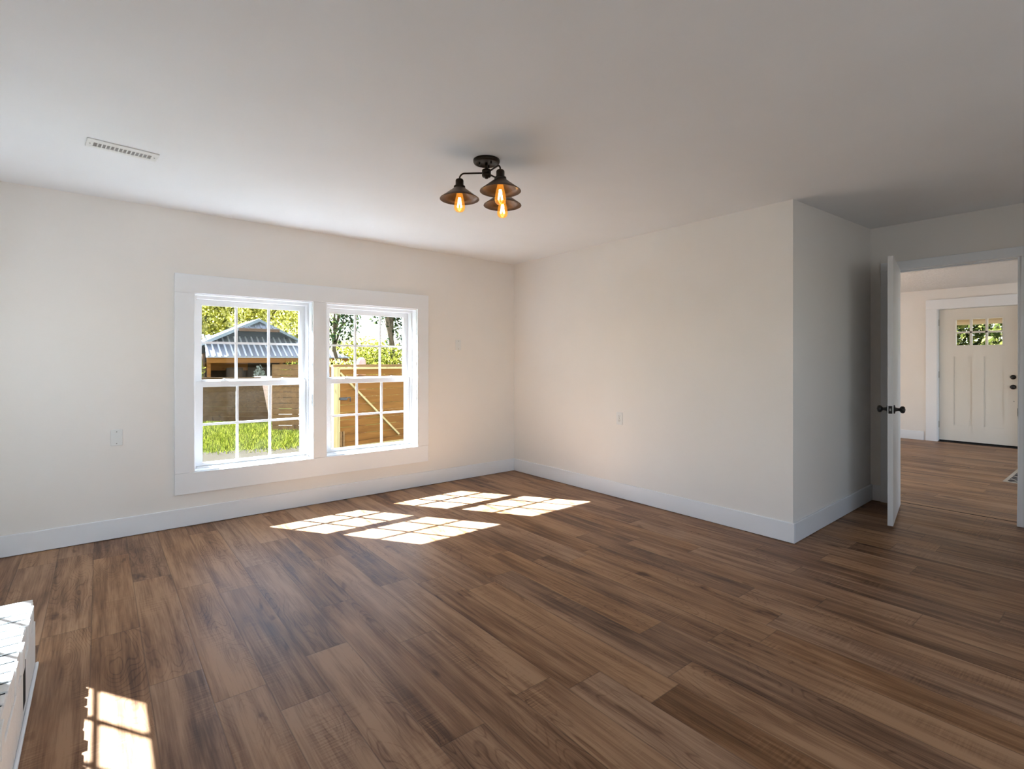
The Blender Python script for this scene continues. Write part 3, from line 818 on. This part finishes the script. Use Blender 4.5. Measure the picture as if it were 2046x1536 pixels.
b.box(HX - 0.012, HX, -4.0, -2.812, 0.0, 0.1885)
b.box(HX - 0.012, HX - 0.001, -2.195, -2.105, 0.0, 0.035); b.box(HX - 0.012, HX - 0.0035, -2.812, -2.80, 0.0, 0.1885)
b.build('hearth_face', M_BRICK, hr, bevel=0.003)
b = MB(); b.box(HX - 0.0125, HX - 0.0012, -2.195, -2.105, 0.035, 0.187); b.build('joint_shade', M_DARK, hr)['label'] = 'flush dark strip for the shade of an open joint in the brick face'  # nearly flush strip, its dark colour stands for shade inside a joint
b = MB(); b.box(HX, HX + 0.011, -3.9, -1.752, 0.0, 0.016); b.build('base_moulding', M_TRIM, hr, bevel=0.004)

# ------------------------------------------------------------------ outdoors
GZ = -0.55
b = MB(); b.box(-60, 90, -2.0, 90, GZ - 0.3, GZ)
tag(b.build('ground', M_SOIL), 'lawn ground outside the windows', 'ground', kind='structure')
b = MB(); b.box(-60, 90, -60, -2.0, GZ - 0.3, GZ)
tag(b.build('bounce_yard', M_YARDBOUNCE), 'unseen brown yard behind the house, added to bounce light indoors', 'ground', kind='structure')  # unseen yard surface added, tone set to bounce light indoors
def at(u, t, z):                                   # a point t metres ahead of the lens, used to lay out the garden
    a = (u - 1023.0) / 1025.07
    return Vector((-3.8022 + t * (0.6267 + a * 0.7793), -4.6887 + t * (0.7793 - a * 0.6267), z))

b = MB(); b.prism([(-5, 1.0, GZ + 0.006), (1.2, 1.0, GZ + 0.006), (1.2, 5.0, GZ + 0.006), (0.4, 6.6, GZ + 0.006), (-0.5, 6.85, GZ + 0.006), (-2.2, 7.2, GZ + 0.006), (-5, 7.7, GZ + 0.006)], (0, 0, -0.02))
tag(b.build('sandy_path', M_SAND), 'bare sandy strip in front of the lawn by the house', 'path', kind='structure')

g0 = [at(u, t, GZ + 0.006) for u, t in ((545, 14.4), (654, 14.4), (654, 19.0), (545, 19.0))]
b = MB(); b.prism(g0, (0, 0, -0.02))
tag(b.build('gap_light_gravel', M_GAPGRAVEL), 'pale gravel added to brighten the gaps of the tall fence panel', 'gravel', kind='structure')  # pale ground added so the fence gaps show bright

# grass
def grass():
    n = 42000
    x = rng.uniform(-3.4, 1.6, n); y = rng.uniform(4.7, 14.2, n)
    edge = 6.66 + 0.15 * np.sin(x * 2.1) - 0.2 * x
    keep = (y > edge + rng.normal(0, 0.25, n)) & (y < 13.9 - (x + 1.43) * 0.81 + 1.2)
    tt = (x + 3.8022) * 0.6267 + (y + 4.6887) * 0.7793
    uu = 1023 + 1025 * ((x + 3.8022) * 0.7793 - (y + 4.6887) * 0.6267) / tt
    keep &= ((tt < 13.3) | ((uu < 541) & (tt < 15.1))) & (uu < 640)
    x, y = x[keep], y[keep]; n = len(x)
    h = rng.uniform(0.05, 0.13, n); w = rng.uniform(0.007, 0.013, n); a = rng.uniform(0, 6.28, n)
    lx, ly = rng.normal(0, 0.04, n), rng.normal(0, 0.04, n)
    V = np.empty((n, 3, 3))
    V[:, 0] = np.stack([x - w * np.cos(a), y - w * np.sin(a), np.full(n, GZ)], 1)
    V[:, 1] = np.stack([x + w * np.cos(a), y + w * np.sin(a), np.full(n, GZ)], 1)
    V[:, 2] = np.stack([x + lx, y + ly, GZ + h], 1)
    me = bpy.data.meshes.new('grass')
    me.from_pydata(V.reshape(-1, 3).tolist(), [], np.arange(3 * n).reshape(-1, 3).tolist())
    me.materials.append(M_GRASS)
    o = bpy.data.objects.new('grass', me); COL.objects.link(o)
    tag(o, 'bright green lawn grass below the wooden fence', 'grass', kind='stuff')
grass()

def leaves(name, blobs, n, size, mat, parent):
    vol = np.array([r[0] * r[1] * r[2] for c, r in blobs]); vol = vol / vol.sum()
    P = []
    for (c, r), v in zip(blobs, vol):
        k = max(1, int(n * v))
        d = rng.normal(size=(k, 3)); d /= np.linalg.norm(d, axis=1)[:, None]
        rad = rng.uniform(0.25, 1.0, k) ** 0.5
        P.append(np.array(c) + d * rad[:, None] * np.array(r))
    P = np.concatenate(P); n = len(P)
    a = rng.normal(size=(n, 3)); a /= np.linalg.norm(a, axis=1)[:, None]
    b_ = np.cross(a, rng.normal(size=(n, 3))); b_ /= np.linalg.norm(b_, axis=1)[:, None]
    s = size * rng.uniform(0.6, 1.35, n)[:, None]
    V = np.stack([P - a * s, P + b_ * s * 0.5, P + a * s, P - b_ * s * 0.5], 1).reshape(-1, 3)
    off = np.array(parent.location) if parent else np.zeros(3)
    me = bpy.data.meshes.new(name)
    me.from_pydata((V - off).tolist(), [], np.arange(4 * n).reshape(-1, 4).tolist())
    me.materials.append(mat)
    o = bpy.data.objects.new(name, me); COL.objects.link(o); o.parent = parent
    return o

def tree(name, base, h, trunk_r, crown, n, size, mat, label, cat='tree', group=None, limbs=6, lean=(0, 0)):
    base = Vector(base)
    r = empty(name, tuple(base), label, cat, group)
    b = MB()
    top = base + Vector((lean[0], lean[1], h))
    pts = [base + (top - base) * k / 7 + Vector((0.12 * math.sin(k * 1.7 + base.x), 0.12 * math.cos(k * 1.3 + base.y), 0)) * (k > 0) for k in range(8)]
    b.tube(pts, [trunk_r * (1 - 0.085 * k) for k in range(8)], 12)
    for k in range(limbs):
        c, rr = crown[k % len(crown)]
        s = pts[min(7, 3 + k % 5)]
        e = Vector(c) + Vector((random.uniform(-1, 1) * rr[0], random.uniform(-1, 1) * rr[1], random.uniform(-0.3, 0.8) * rr[2])) * 0.8
        mid = s.lerp(e, 0.5) + Vector((0, 0, 0.15 * (e - s).length))
        b.tube([s, s.lerp(mid, 0.6), mid, mid.lerp(e, 0.5), e], [trunk_r * 0.45, trunk_r * 0.36, trunk_r * 0.28, trunk_r * 0.18, trunk_r * 0.07], 8)
    b.build('trunk', M_BARK, r)
    leaves('foliage', crown, n, size, mat, r)
    return r

def shrub(name, c, rad, n, size, mat, label, group=None, cat='shrub'):
    base = Vector((c[0], c[1], GZ))
    r = empty(name, tuple(base), label, cat, group)
    b = MB()
    for k in range(6):
        t = k * 1.05
        b.tube([base + Vector((0.05 * math.cos(t), 0.05 * math.sin(t), -0.02)), base + Vector((0.3 * rad[0] * math.cos(t), 0.3 * rad[1] * math.sin(t), 0.5 * (c[2] - GZ))), Vector(c) + Vector((0.6 * rad[0] * math.cos(t), 0.6 * rad[1] * math.sin(t), 0.3 * rad[2]))], [0.03, 0.022, 0.008], 6)
    b.build('stems', M_BARK, r)
    leaves('foliage', [(c, rad), ((c[0] + rad[0] * 0.4, c[1], c[2] - rad[2] * 0.2), tuple(v * 0.75 for v in rad)), ((c[0] - rad[0] * 0.45, c[1], c[2] - rad[2] * 0.15), tuple(v * 0.7 for v in rad))], n, size, mat, r)
    return r

# --- wooden fences and gate
def board_fence(name, p, q, z0, z1, mat, label, gap=0.007, pitch=0.1465, posts=(), post_mat=None, group=None, cut=0.0, cat='fence', cap=False, behind=True):
    p, q = Vector(p), Vector(q); d = (q - p); L = d.length; d.normalize()
    nrm = Vector((d.y, -d.x, 0))                       # towards the house
    if nrm.dot(Vector((-3, -5, 0)) - p) < 0: nrm = -nrm
    r = empty(name, (p.x, p.y, GZ), label, cat, group)
    z = z1
    while z > z0 + 0.03:
        zl = max(z - pitch + gap, z0)
        f1 = 1 - cut * (z1 - z) / (z1 - z0); f0 = 1 - cut * (z1 - zl) / (z1 - z0)
        if cut < 0: f1, f0 = 1 + -cut * (z1 - z) / (z1 - z0), 1 + -cut * (z1 - zl) / (z1 - z0)
        j = rng.uniform(-0.003, 0.003)
        A = [p + Vector((0, 0, zl - p.z)), p + d * L * f0 + Vector((0, 0, zl - p.z)), p + d * L * f1 + Vector((0, 0, z - p.z)), p + Vector((0, 0, z - p.z))]
        A = [a + nrm * j for a in A]
        b = MB(); b.hexa(A, [a - nrm * 0.022 for a in A])
        bo = b.build('board', mat, r)
        z -= pitch
    for s, w in posts:
        c = p + d * s - nrm * (0.022 + 0.045)
        b = MB(); b.bar((c.x, c.y, GZ - 0.02), (c.x, c.y, z1 - 0.01), w, 0.09, up=tuple(nrm)); b.build('fence_post', post_mat or mat, r)
    if cap:
        b = MB(); a0 = p + Vector((0, 0, z1 + 0.02 - p.z)) - nrm * 0.03; a1 = p + d * L + Vector((0, 0, z1 + 0.02 - p.z)) - nrm * 0.03
        b.bar(a0, a1, 0.14, 0.036); b.build('cap_rail', mat, r)
    return r
# tall panel in the middle: level with the picture plane, 13.5 m out
board_fence('fence_panel', at(543.5, 13.5, 0), at(640, 13.5, 0), GZ + 0.03, 1.205, M_FENCE, 'tall brown slatted fence panel with sun through its gaps, left window', gap=0.011,
            posts=((0.06, 0.13), (0.58, 0.13), (1.1, 0.12)))
# low fence at the left, end cut on a slant along its shadow edge
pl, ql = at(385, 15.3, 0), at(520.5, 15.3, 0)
board_fence('low_fence', pl, ql, GZ + 0.02, 0.812, M_FENCEDARK, 'low dark brown board fence, end cut along its shadow edge, behind the lawn', gap=0.003, posts=((0.3, 0.1), (1.9, 0.1)), cut=-0.135)
board_fence('sunlit_fence', at(508, 15.75, 0), at(548, 15.75, 0), GZ + 0.02, 0.835, M_SUNFENCE, 'sunlit stretch of the low fence, coloured pale as its own panel', gap=0.003, posts=((0.1, 0.1),))  # sunlit part of the low fence, brightness put into the board colour
# orange gate seen in the right window
ga, gb = at(676, 10.0, 0), Vector((2.6, 5.60, 0))
gd = (gb - ga).normalized(); gn = Vector((gd.y, -gd.x, 0))
gate = board_fence('wooden_gate', ga, gb, GZ + 0.14, 1.155, M_GATEWOOD, 'orange wooden gate with diagonal brace outside the right window', gap=0.006, cat='gate')
GL = (gb - ga).length
def gp(s, z, o=0.0): return ga + gd * s + gn * o + Vector((0, 0, z))
b = MB(); b.bar(gp(0.0, 0.30, 0.02) + Vector((0, 0, -0.71)), gp(0.0, 1.16, 0.02), 0.035, 0.03, up=tuple(gn)); b.build('gate_stile', M_GATEFRAME, gate)
b = MB(); b.bar(gp(0.02, 1.145, 0.02), gp(GL, 1.145, 0.02), 0.03, 0.04); b.build('top_rail', M_GATEFRAME, gate)
b = MB(); b.bar(gp(0.02, GZ + 0.145, 0.02), gp(GL, GZ + 0.145, 0.02), 0.03, 0.03); b.build('bottom_rail', M_GATEFRAME, gate)
b = MB(); b.bar(gp(0.02, 1.06, 0.03), gp(1.37, -0.27, 0.03), 0.035, 0.038, up=tuple(gn)); b.build('brace', M_GATEFRAME, gate)
b = MB(); b.bar(gp(0.0, 0.555, 0.045), gp(0.16, 0.55, 0.045), 0.02, 0.05); b.bar(gp(0.16, 0.57, 0.045), gp(0.235, 0.565, 0.045), 0.012, 0.018); b.bar(gp(0.23, 0.57, 0.045), gp(0.23, 0.49, 0.045), 0.012, 0.018, up=(0, 1, 0)); b.build('latch', M_BLACK, gate)['label'] = 'black metal latch'
b = MB(); b.bar(gp(0.035, GZ + 0.1, 0.03), gp(0.035, -0.09, 0.03), 0.05, 0.03, up=tuple(gn)); b.bar(gp(0.095, GZ + 0.1, 0.03), gp(0.095, -0.09, 0.03), 0.03, 0.03, up=tuple(gn)); b.build('drop_board', M_FENCE, gate)
b = MB(); a0 = gp(-0.1, 1.195, -0.06); b.bar(a0, gp(GL, 1.195, -0.06), 0.10, 0.05); b.build('cap_rail', M_FENCE, gate)
b = MB(); c = ga - gd * 0.075; b.bar((c.x, c.y, GZ - 0.02), (c.x, c.y, 1.17), 0.09, 0.09, up=tuple(gn))
tag(b.build('gate_post', M_GATEFRAME), 'square pale wooden post at the left side of the orange gate', 'post')
# slatted fence running back from the gate post
board_fence('side_fence', at(661, 10.2, 0), at(664, 13.2, 0), GZ + 0.03, 1.18, M_FENCE, 'brown fence running back from the gate post, right window', gap=0.009, posts=((0.2, 0.1),))

# --- open shed with a metal roof (axes along the house)
sh = empty('garden_shed', (3.0, 23.5, GZ), 'open garden shed with ribbed grey metal roof and dark gable', 'shed')
EY, EZ = 21.03, 1.50
b = MB(); th = 0.05
# front skirt: eave edge to the foot of the gable
A = [(-0.2, EY, EZ), (6.2, EY, EZ), (3.72, 22.62, 2.50), (0.0, 22.62, 2.50)]
b.hexa([(x, y, z - th) for x, y, z in A], A)
def skirt(x, s):                                   # point on the skirt, s = 0 at the eave, 1 at the top
    return Vector((x, EY + 1.59 * s, EZ + 1.0 * s))
# right hip
A = [(6.2, EY, EZ), (6.2, 26.4, EZ), (3.72, 25.0, 2.50), (3.72, 22.62, 2.50)]
b.hexa([(x, y, z - th) for x, y, z in A], A)
sk = b.build('skirt_roof', M_ROOF, sh)
b = MB()
x = -0.1
while x < 6.1:
    s1 = 1.0 if x < 3.72 else max(0.05, (6.2 - x) / 2.48)
    b.bar(skirt(x, 0.0) + Vector((0, 0, 0.02)), skirt(x, s1) + Vector((0, 0, 0.02)), 0.06, 0.06, up=(0, -0.53, 0.85))
    x += 0.25
b.build('roof_ribs', M_RIB, sk)
b = MB()
PK = (2.13, 3.33)
def rake(x0, z0, x1, z1, ya, yb, t):
    q = [(x0, ya, z0), (x1, ya, z1), (x1, yb, z1), (x0, yb, z0)]
    b.hexa([(x, y, z - t) for x, y, z in q], q)
rake(-1.75, 3.33 - 0.5 * 3.88, PK[0], PK[1], 21.85, 26.0, 0.16)
rake(PK[0], PK[1], 3.95, 3.33 - 0.5 * 1.82, 21.95, 26.0, 0.13)
b.build('gable_roof', M_RAKE, sh)
b = MB(); b.prism([(-1.2, 22.5, 1.5), (3.75, 22.5, 2.30), (3.75, 22.5, 2.42), (PK[0], 22.5, 3.2), (-1.2, 22.5, 1.6)], (0, 0.08, 0)); b.build('gable_wall', M_TARP, sh)
b = MB()
A = [(1.28, 21.80, 2.86), (3.0, 21.80, 2.86), (2.42, 22.10, 3.12), (1.80, 22.10, 3.12)]
A = [(1.30, 21.80, 2.84), (2.96, 21.80, 2.84), (2.2, 22.2, 3.24), (2.06, 22.2, 3.24)]
b.hexa([(x, y, z - 0.03) for x, y, z in A], A)
for k in range(6):
    xx = 1.45 + k * 0.25; ss = min(0.9, 1 - abs(xx - 2.13) / 0.83)
    b.bar((xx, 21.80, 2.87), (xx + (2.13 - xx) * 0.0, 21.80 + 0.4 * ss, 2.87 + 0.4 * ss), 0.06, 0.05, up=(0, -0.7, 0.7))
b.build('clipped_gable', M_ROOF, sh)
b = MB(); b.box(1.25, 3.02, 21.78, 21.9, 2.70, 2.84); b.build('rusty_gutter', M_RUST, sh)
b = MB(); b.box(-0.15, 6.15, EY + 0.08, EY + 0.16, 1.22, 1.46); b.build('fascia_beam', M_BEAM, sh)
for xx in (-0.05, 2.95, 6.0):
    b = MB(); b.box(xx - 0.07, xx + 0.07, EY + 0.2, EY + 0.34, GZ, 1.45); b.build('shed_post', M_BEAM, sh)
b = MB()
b.box(-0.2, 6.2, 25.6, 25.7, GZ, 2.0); b.box(-0.3, -0.2, 21.3, 25.7, GZ, 1.6); b.box(6.1, 6.2, 21.3, 25.7, GZ, 1.45)
b.build('shed_wall', M_SHEDWALL, sh)
b = MB(); b.box(-0.19, 1.9, 23.2, 23.28, 0.85, 1.25); b.build('inner_beam', M_BEAM, sh)
# things under the shed roof
b = MB(); b.lathe([(0.0, GZ), (0.36, GZ), (0.38, 0.2), (0.36, 0.9), (0.33, 0.98), (0.0, 1.0)], (1.15, 22.3, 0), n=28, cap=False)
tag(b.build('barrel', M_SHEDWALL), 'dark barrel standing under the open shed roof', 'barrel')
shrub('pale_shrub', (1.95, 21.0, 0.55), (0.26, 0.26, 0.6), 420, 0.07, m_leaf('silvery_leaves', [(0, (0.2, 0.22, 0.14)), (1, (0.75, 0.76, 0.66))]), 'pale silvery shrub in front of the open shed')
shrub('leafy_shrub', (3.05, 19.2, 0.75), (0.75, 0.5, 0.62), 1500, 0.06, M_LEAF_L, 'lime green shrub rising over the tall fence panel, left window')
shrub('leafy_shrub', (4.1, 17.2, 0.85), (0.8, 0.5, 0.55), 1500, 0.055, M_LEAF_Y, 'green shrub below the shed eave in the right window')
shrub('leafy_shrub', (-0.85, 19.6, 0.9), (0.4, 0.4, 0.75), 800, 0.06, M_LEAF_L, 'yellow-green shrub at the left end of the shed')
# pink round-topped tank above the gate
pt = at(722, 13.2, GZ)
b = MB(); b.lathe([(0.0, GZ), (0.112, GZ), (0.112, 1.26), (0.105, 1.31), (0.085, 1.355), (0.05, 1.38), (0.0, 1.387)], (pt.x, pt.y, 0), n=28, cap=False)
tag(b.build('round_post', M_PINK), 'pink round-topped post showing above the orange gate', 'post')

# --- trees beyond
def crown(c, r, k=6, spread=0.7):
    out = [(tuple(c), tuple(r))]
    for _ in range(k):
        d = Vector((random.uniform(-1, 1), random.uniform(-1, 1), random.uniform(-0.8, 0.9)))
        out.append((tuple(Vector(c) + Vector((d.x * r[0], d.y * r[1], d.z * r[2])) * spread), tuple(v * random.uniform(0.4, 0.65) for v in r)))
    return out
G1 = 'leafy trees behind the shed'
for i, (u, t, z, r, n, mat, lab) in enumerate([
    (392, 29, 3.9, (2.5, 2.1, 3.3), 6500, M_LEAF_Y, 'yellow-green tree at the left edge of the left window'),
    (455, 36, 4.7, (2.8, 2.2, 3.7), 7000, M_LEAF_Y, 'yellow-green tree rising left of the shed gable'),
    (528, 43, 5.4, (3.3, 2.2, 4.2), 8000, M_LEAF_Y, 'yellow-green tree right behind the shed gable'),
    (592, 50.5, 5.6, (3.6, 2.3, 4.6), 8000, M_LEAF_Y, 'darker yellow-green tree right of the shed gable')]):
    c = at(u, t, z)
    tree('leafy_tree', (c.x, c.y, GZ), z + 1.0, 0.22, crown(c, r), n, 0.15, mat, lab, group=G1)
c = at(672, 25, 3.1)
tree('slender_tree', (c.x, c.y, GZ), 5.6, 0.13, crown(at(668, 25, 3.6), (1.2, 1.1, 2.0), 5) + [(tuple(at(690, 25, 3.9)), (0.9, 0.8, 0.7))], 1500, 0.085, M_LEAF_G, 'slender tree with open branches at the left of the right window', limbs=12)
c = at(777, 17.0, 0)
tree('tall_tree', (c.x, c.y, GZ), 5.5, 0.125, [(tuple(at(800, 17.2, 3.6)), (0.7, 0.7, 1.0)), (tuple(at(775, 17.3, 4.3)), (1.6, 1.0, 0.8)), (tuple(at(757, 17.5, 3.1)), (0.5, 0.5, 0.6)), (tuple(at(735, 17.5, 3.9)), (0.8, 0.6, 0.5)), (tuple(at(808, 17.2, 2.4)), (0.45, 0.5, 0.8)), (tuple(at(776, 16.9, 2.6)), (0.16, 0.16, 1.2)), (tuple(at(795, 17.4, 3.0)), (0.6, 0.5, 0.7)), (tuple(at(750, 17.4, 3.6)), (0.5, 0.5, 0.4))], 4300, 0.062, M_LEAF_G, 'tall tree with thick ivy-clad trunk behind the orange gate', limbs=10)
for u, t, z, r, n, lab in ((800, 14.6, 0.95, (0.85, 0.6, 0.85), 3000, 'lime green bush above the right end of the gate'), (757, 20.5, 1.05, (1.05, 0.6, 1.0), 2800, 'lime green bush above the middle of the gate')):
    c = at(u, t, z); shrub('garden_bush', tuple(c), r, n, 0.05, M_LEAF_L, lab, 'bushes above the gate')
c = at(730, 38, 2.0)
shrub('distant_hedge', tuple(c), (2.6, 1.2, 1.25), 2500, 0.13, M_LEAF_Y, 'low distant hedge below the patch of sky, right window')

# --- porch and trees outside the front door
po = empty('porch', (8.6, -3.0, FZ - 0.2), 'cream porch beam seen through the front door panes', 'porch')
b = MB(); b.box(8.9, 9.05, -8, 2, 1.975, 2.55); b.box(8.86, 8.9, -8, 2, 1.975, 2.03); b.build('porch_beam', M_CREAM, po)
b = MB(); b.box(6.6, 9.3, -8, 2, 2.55, 2.65); b.build('porch_roof', M_CREAM, po)
b = MB(); b.box(6.6, 9.1, -8, 2, GZ, FZ - 0.12); b.build('porch_deck', M_FENCE, po)
for yy in (-7.8, 1.7):
    b = MB(); b.box(8.9, 9.05, yy - 0.08, yy + 0.08, FZ - 0.12, 2.03); b.build('porch_post', M_CREAM, po)
for (x, y, z, r, n, mat, lab) in ((17.4, -0.3, 1.9, (1.5, 1.5, 2.3), 6000, M_LEAF_O, 'yellow-green tree in the left panes of the front door'), (13.3, -3.3, 2.0, (1.15, 1.2, 2.0), 5000, M_LEAF_O, 'dark green tree in the right panes of the front door'), (24.5, -0.8, 2.6, (2.6, 3.0, 3.0), 6500, M_LEAF_O, 'bright green tree behind the others beyond the front door')):
    tree('front_tree', (x, y, GZ), z + 0.8, 0.16, crown((x, y, z), r, 5), n, 0.085, mat, lab, group='trees beyond the front door')
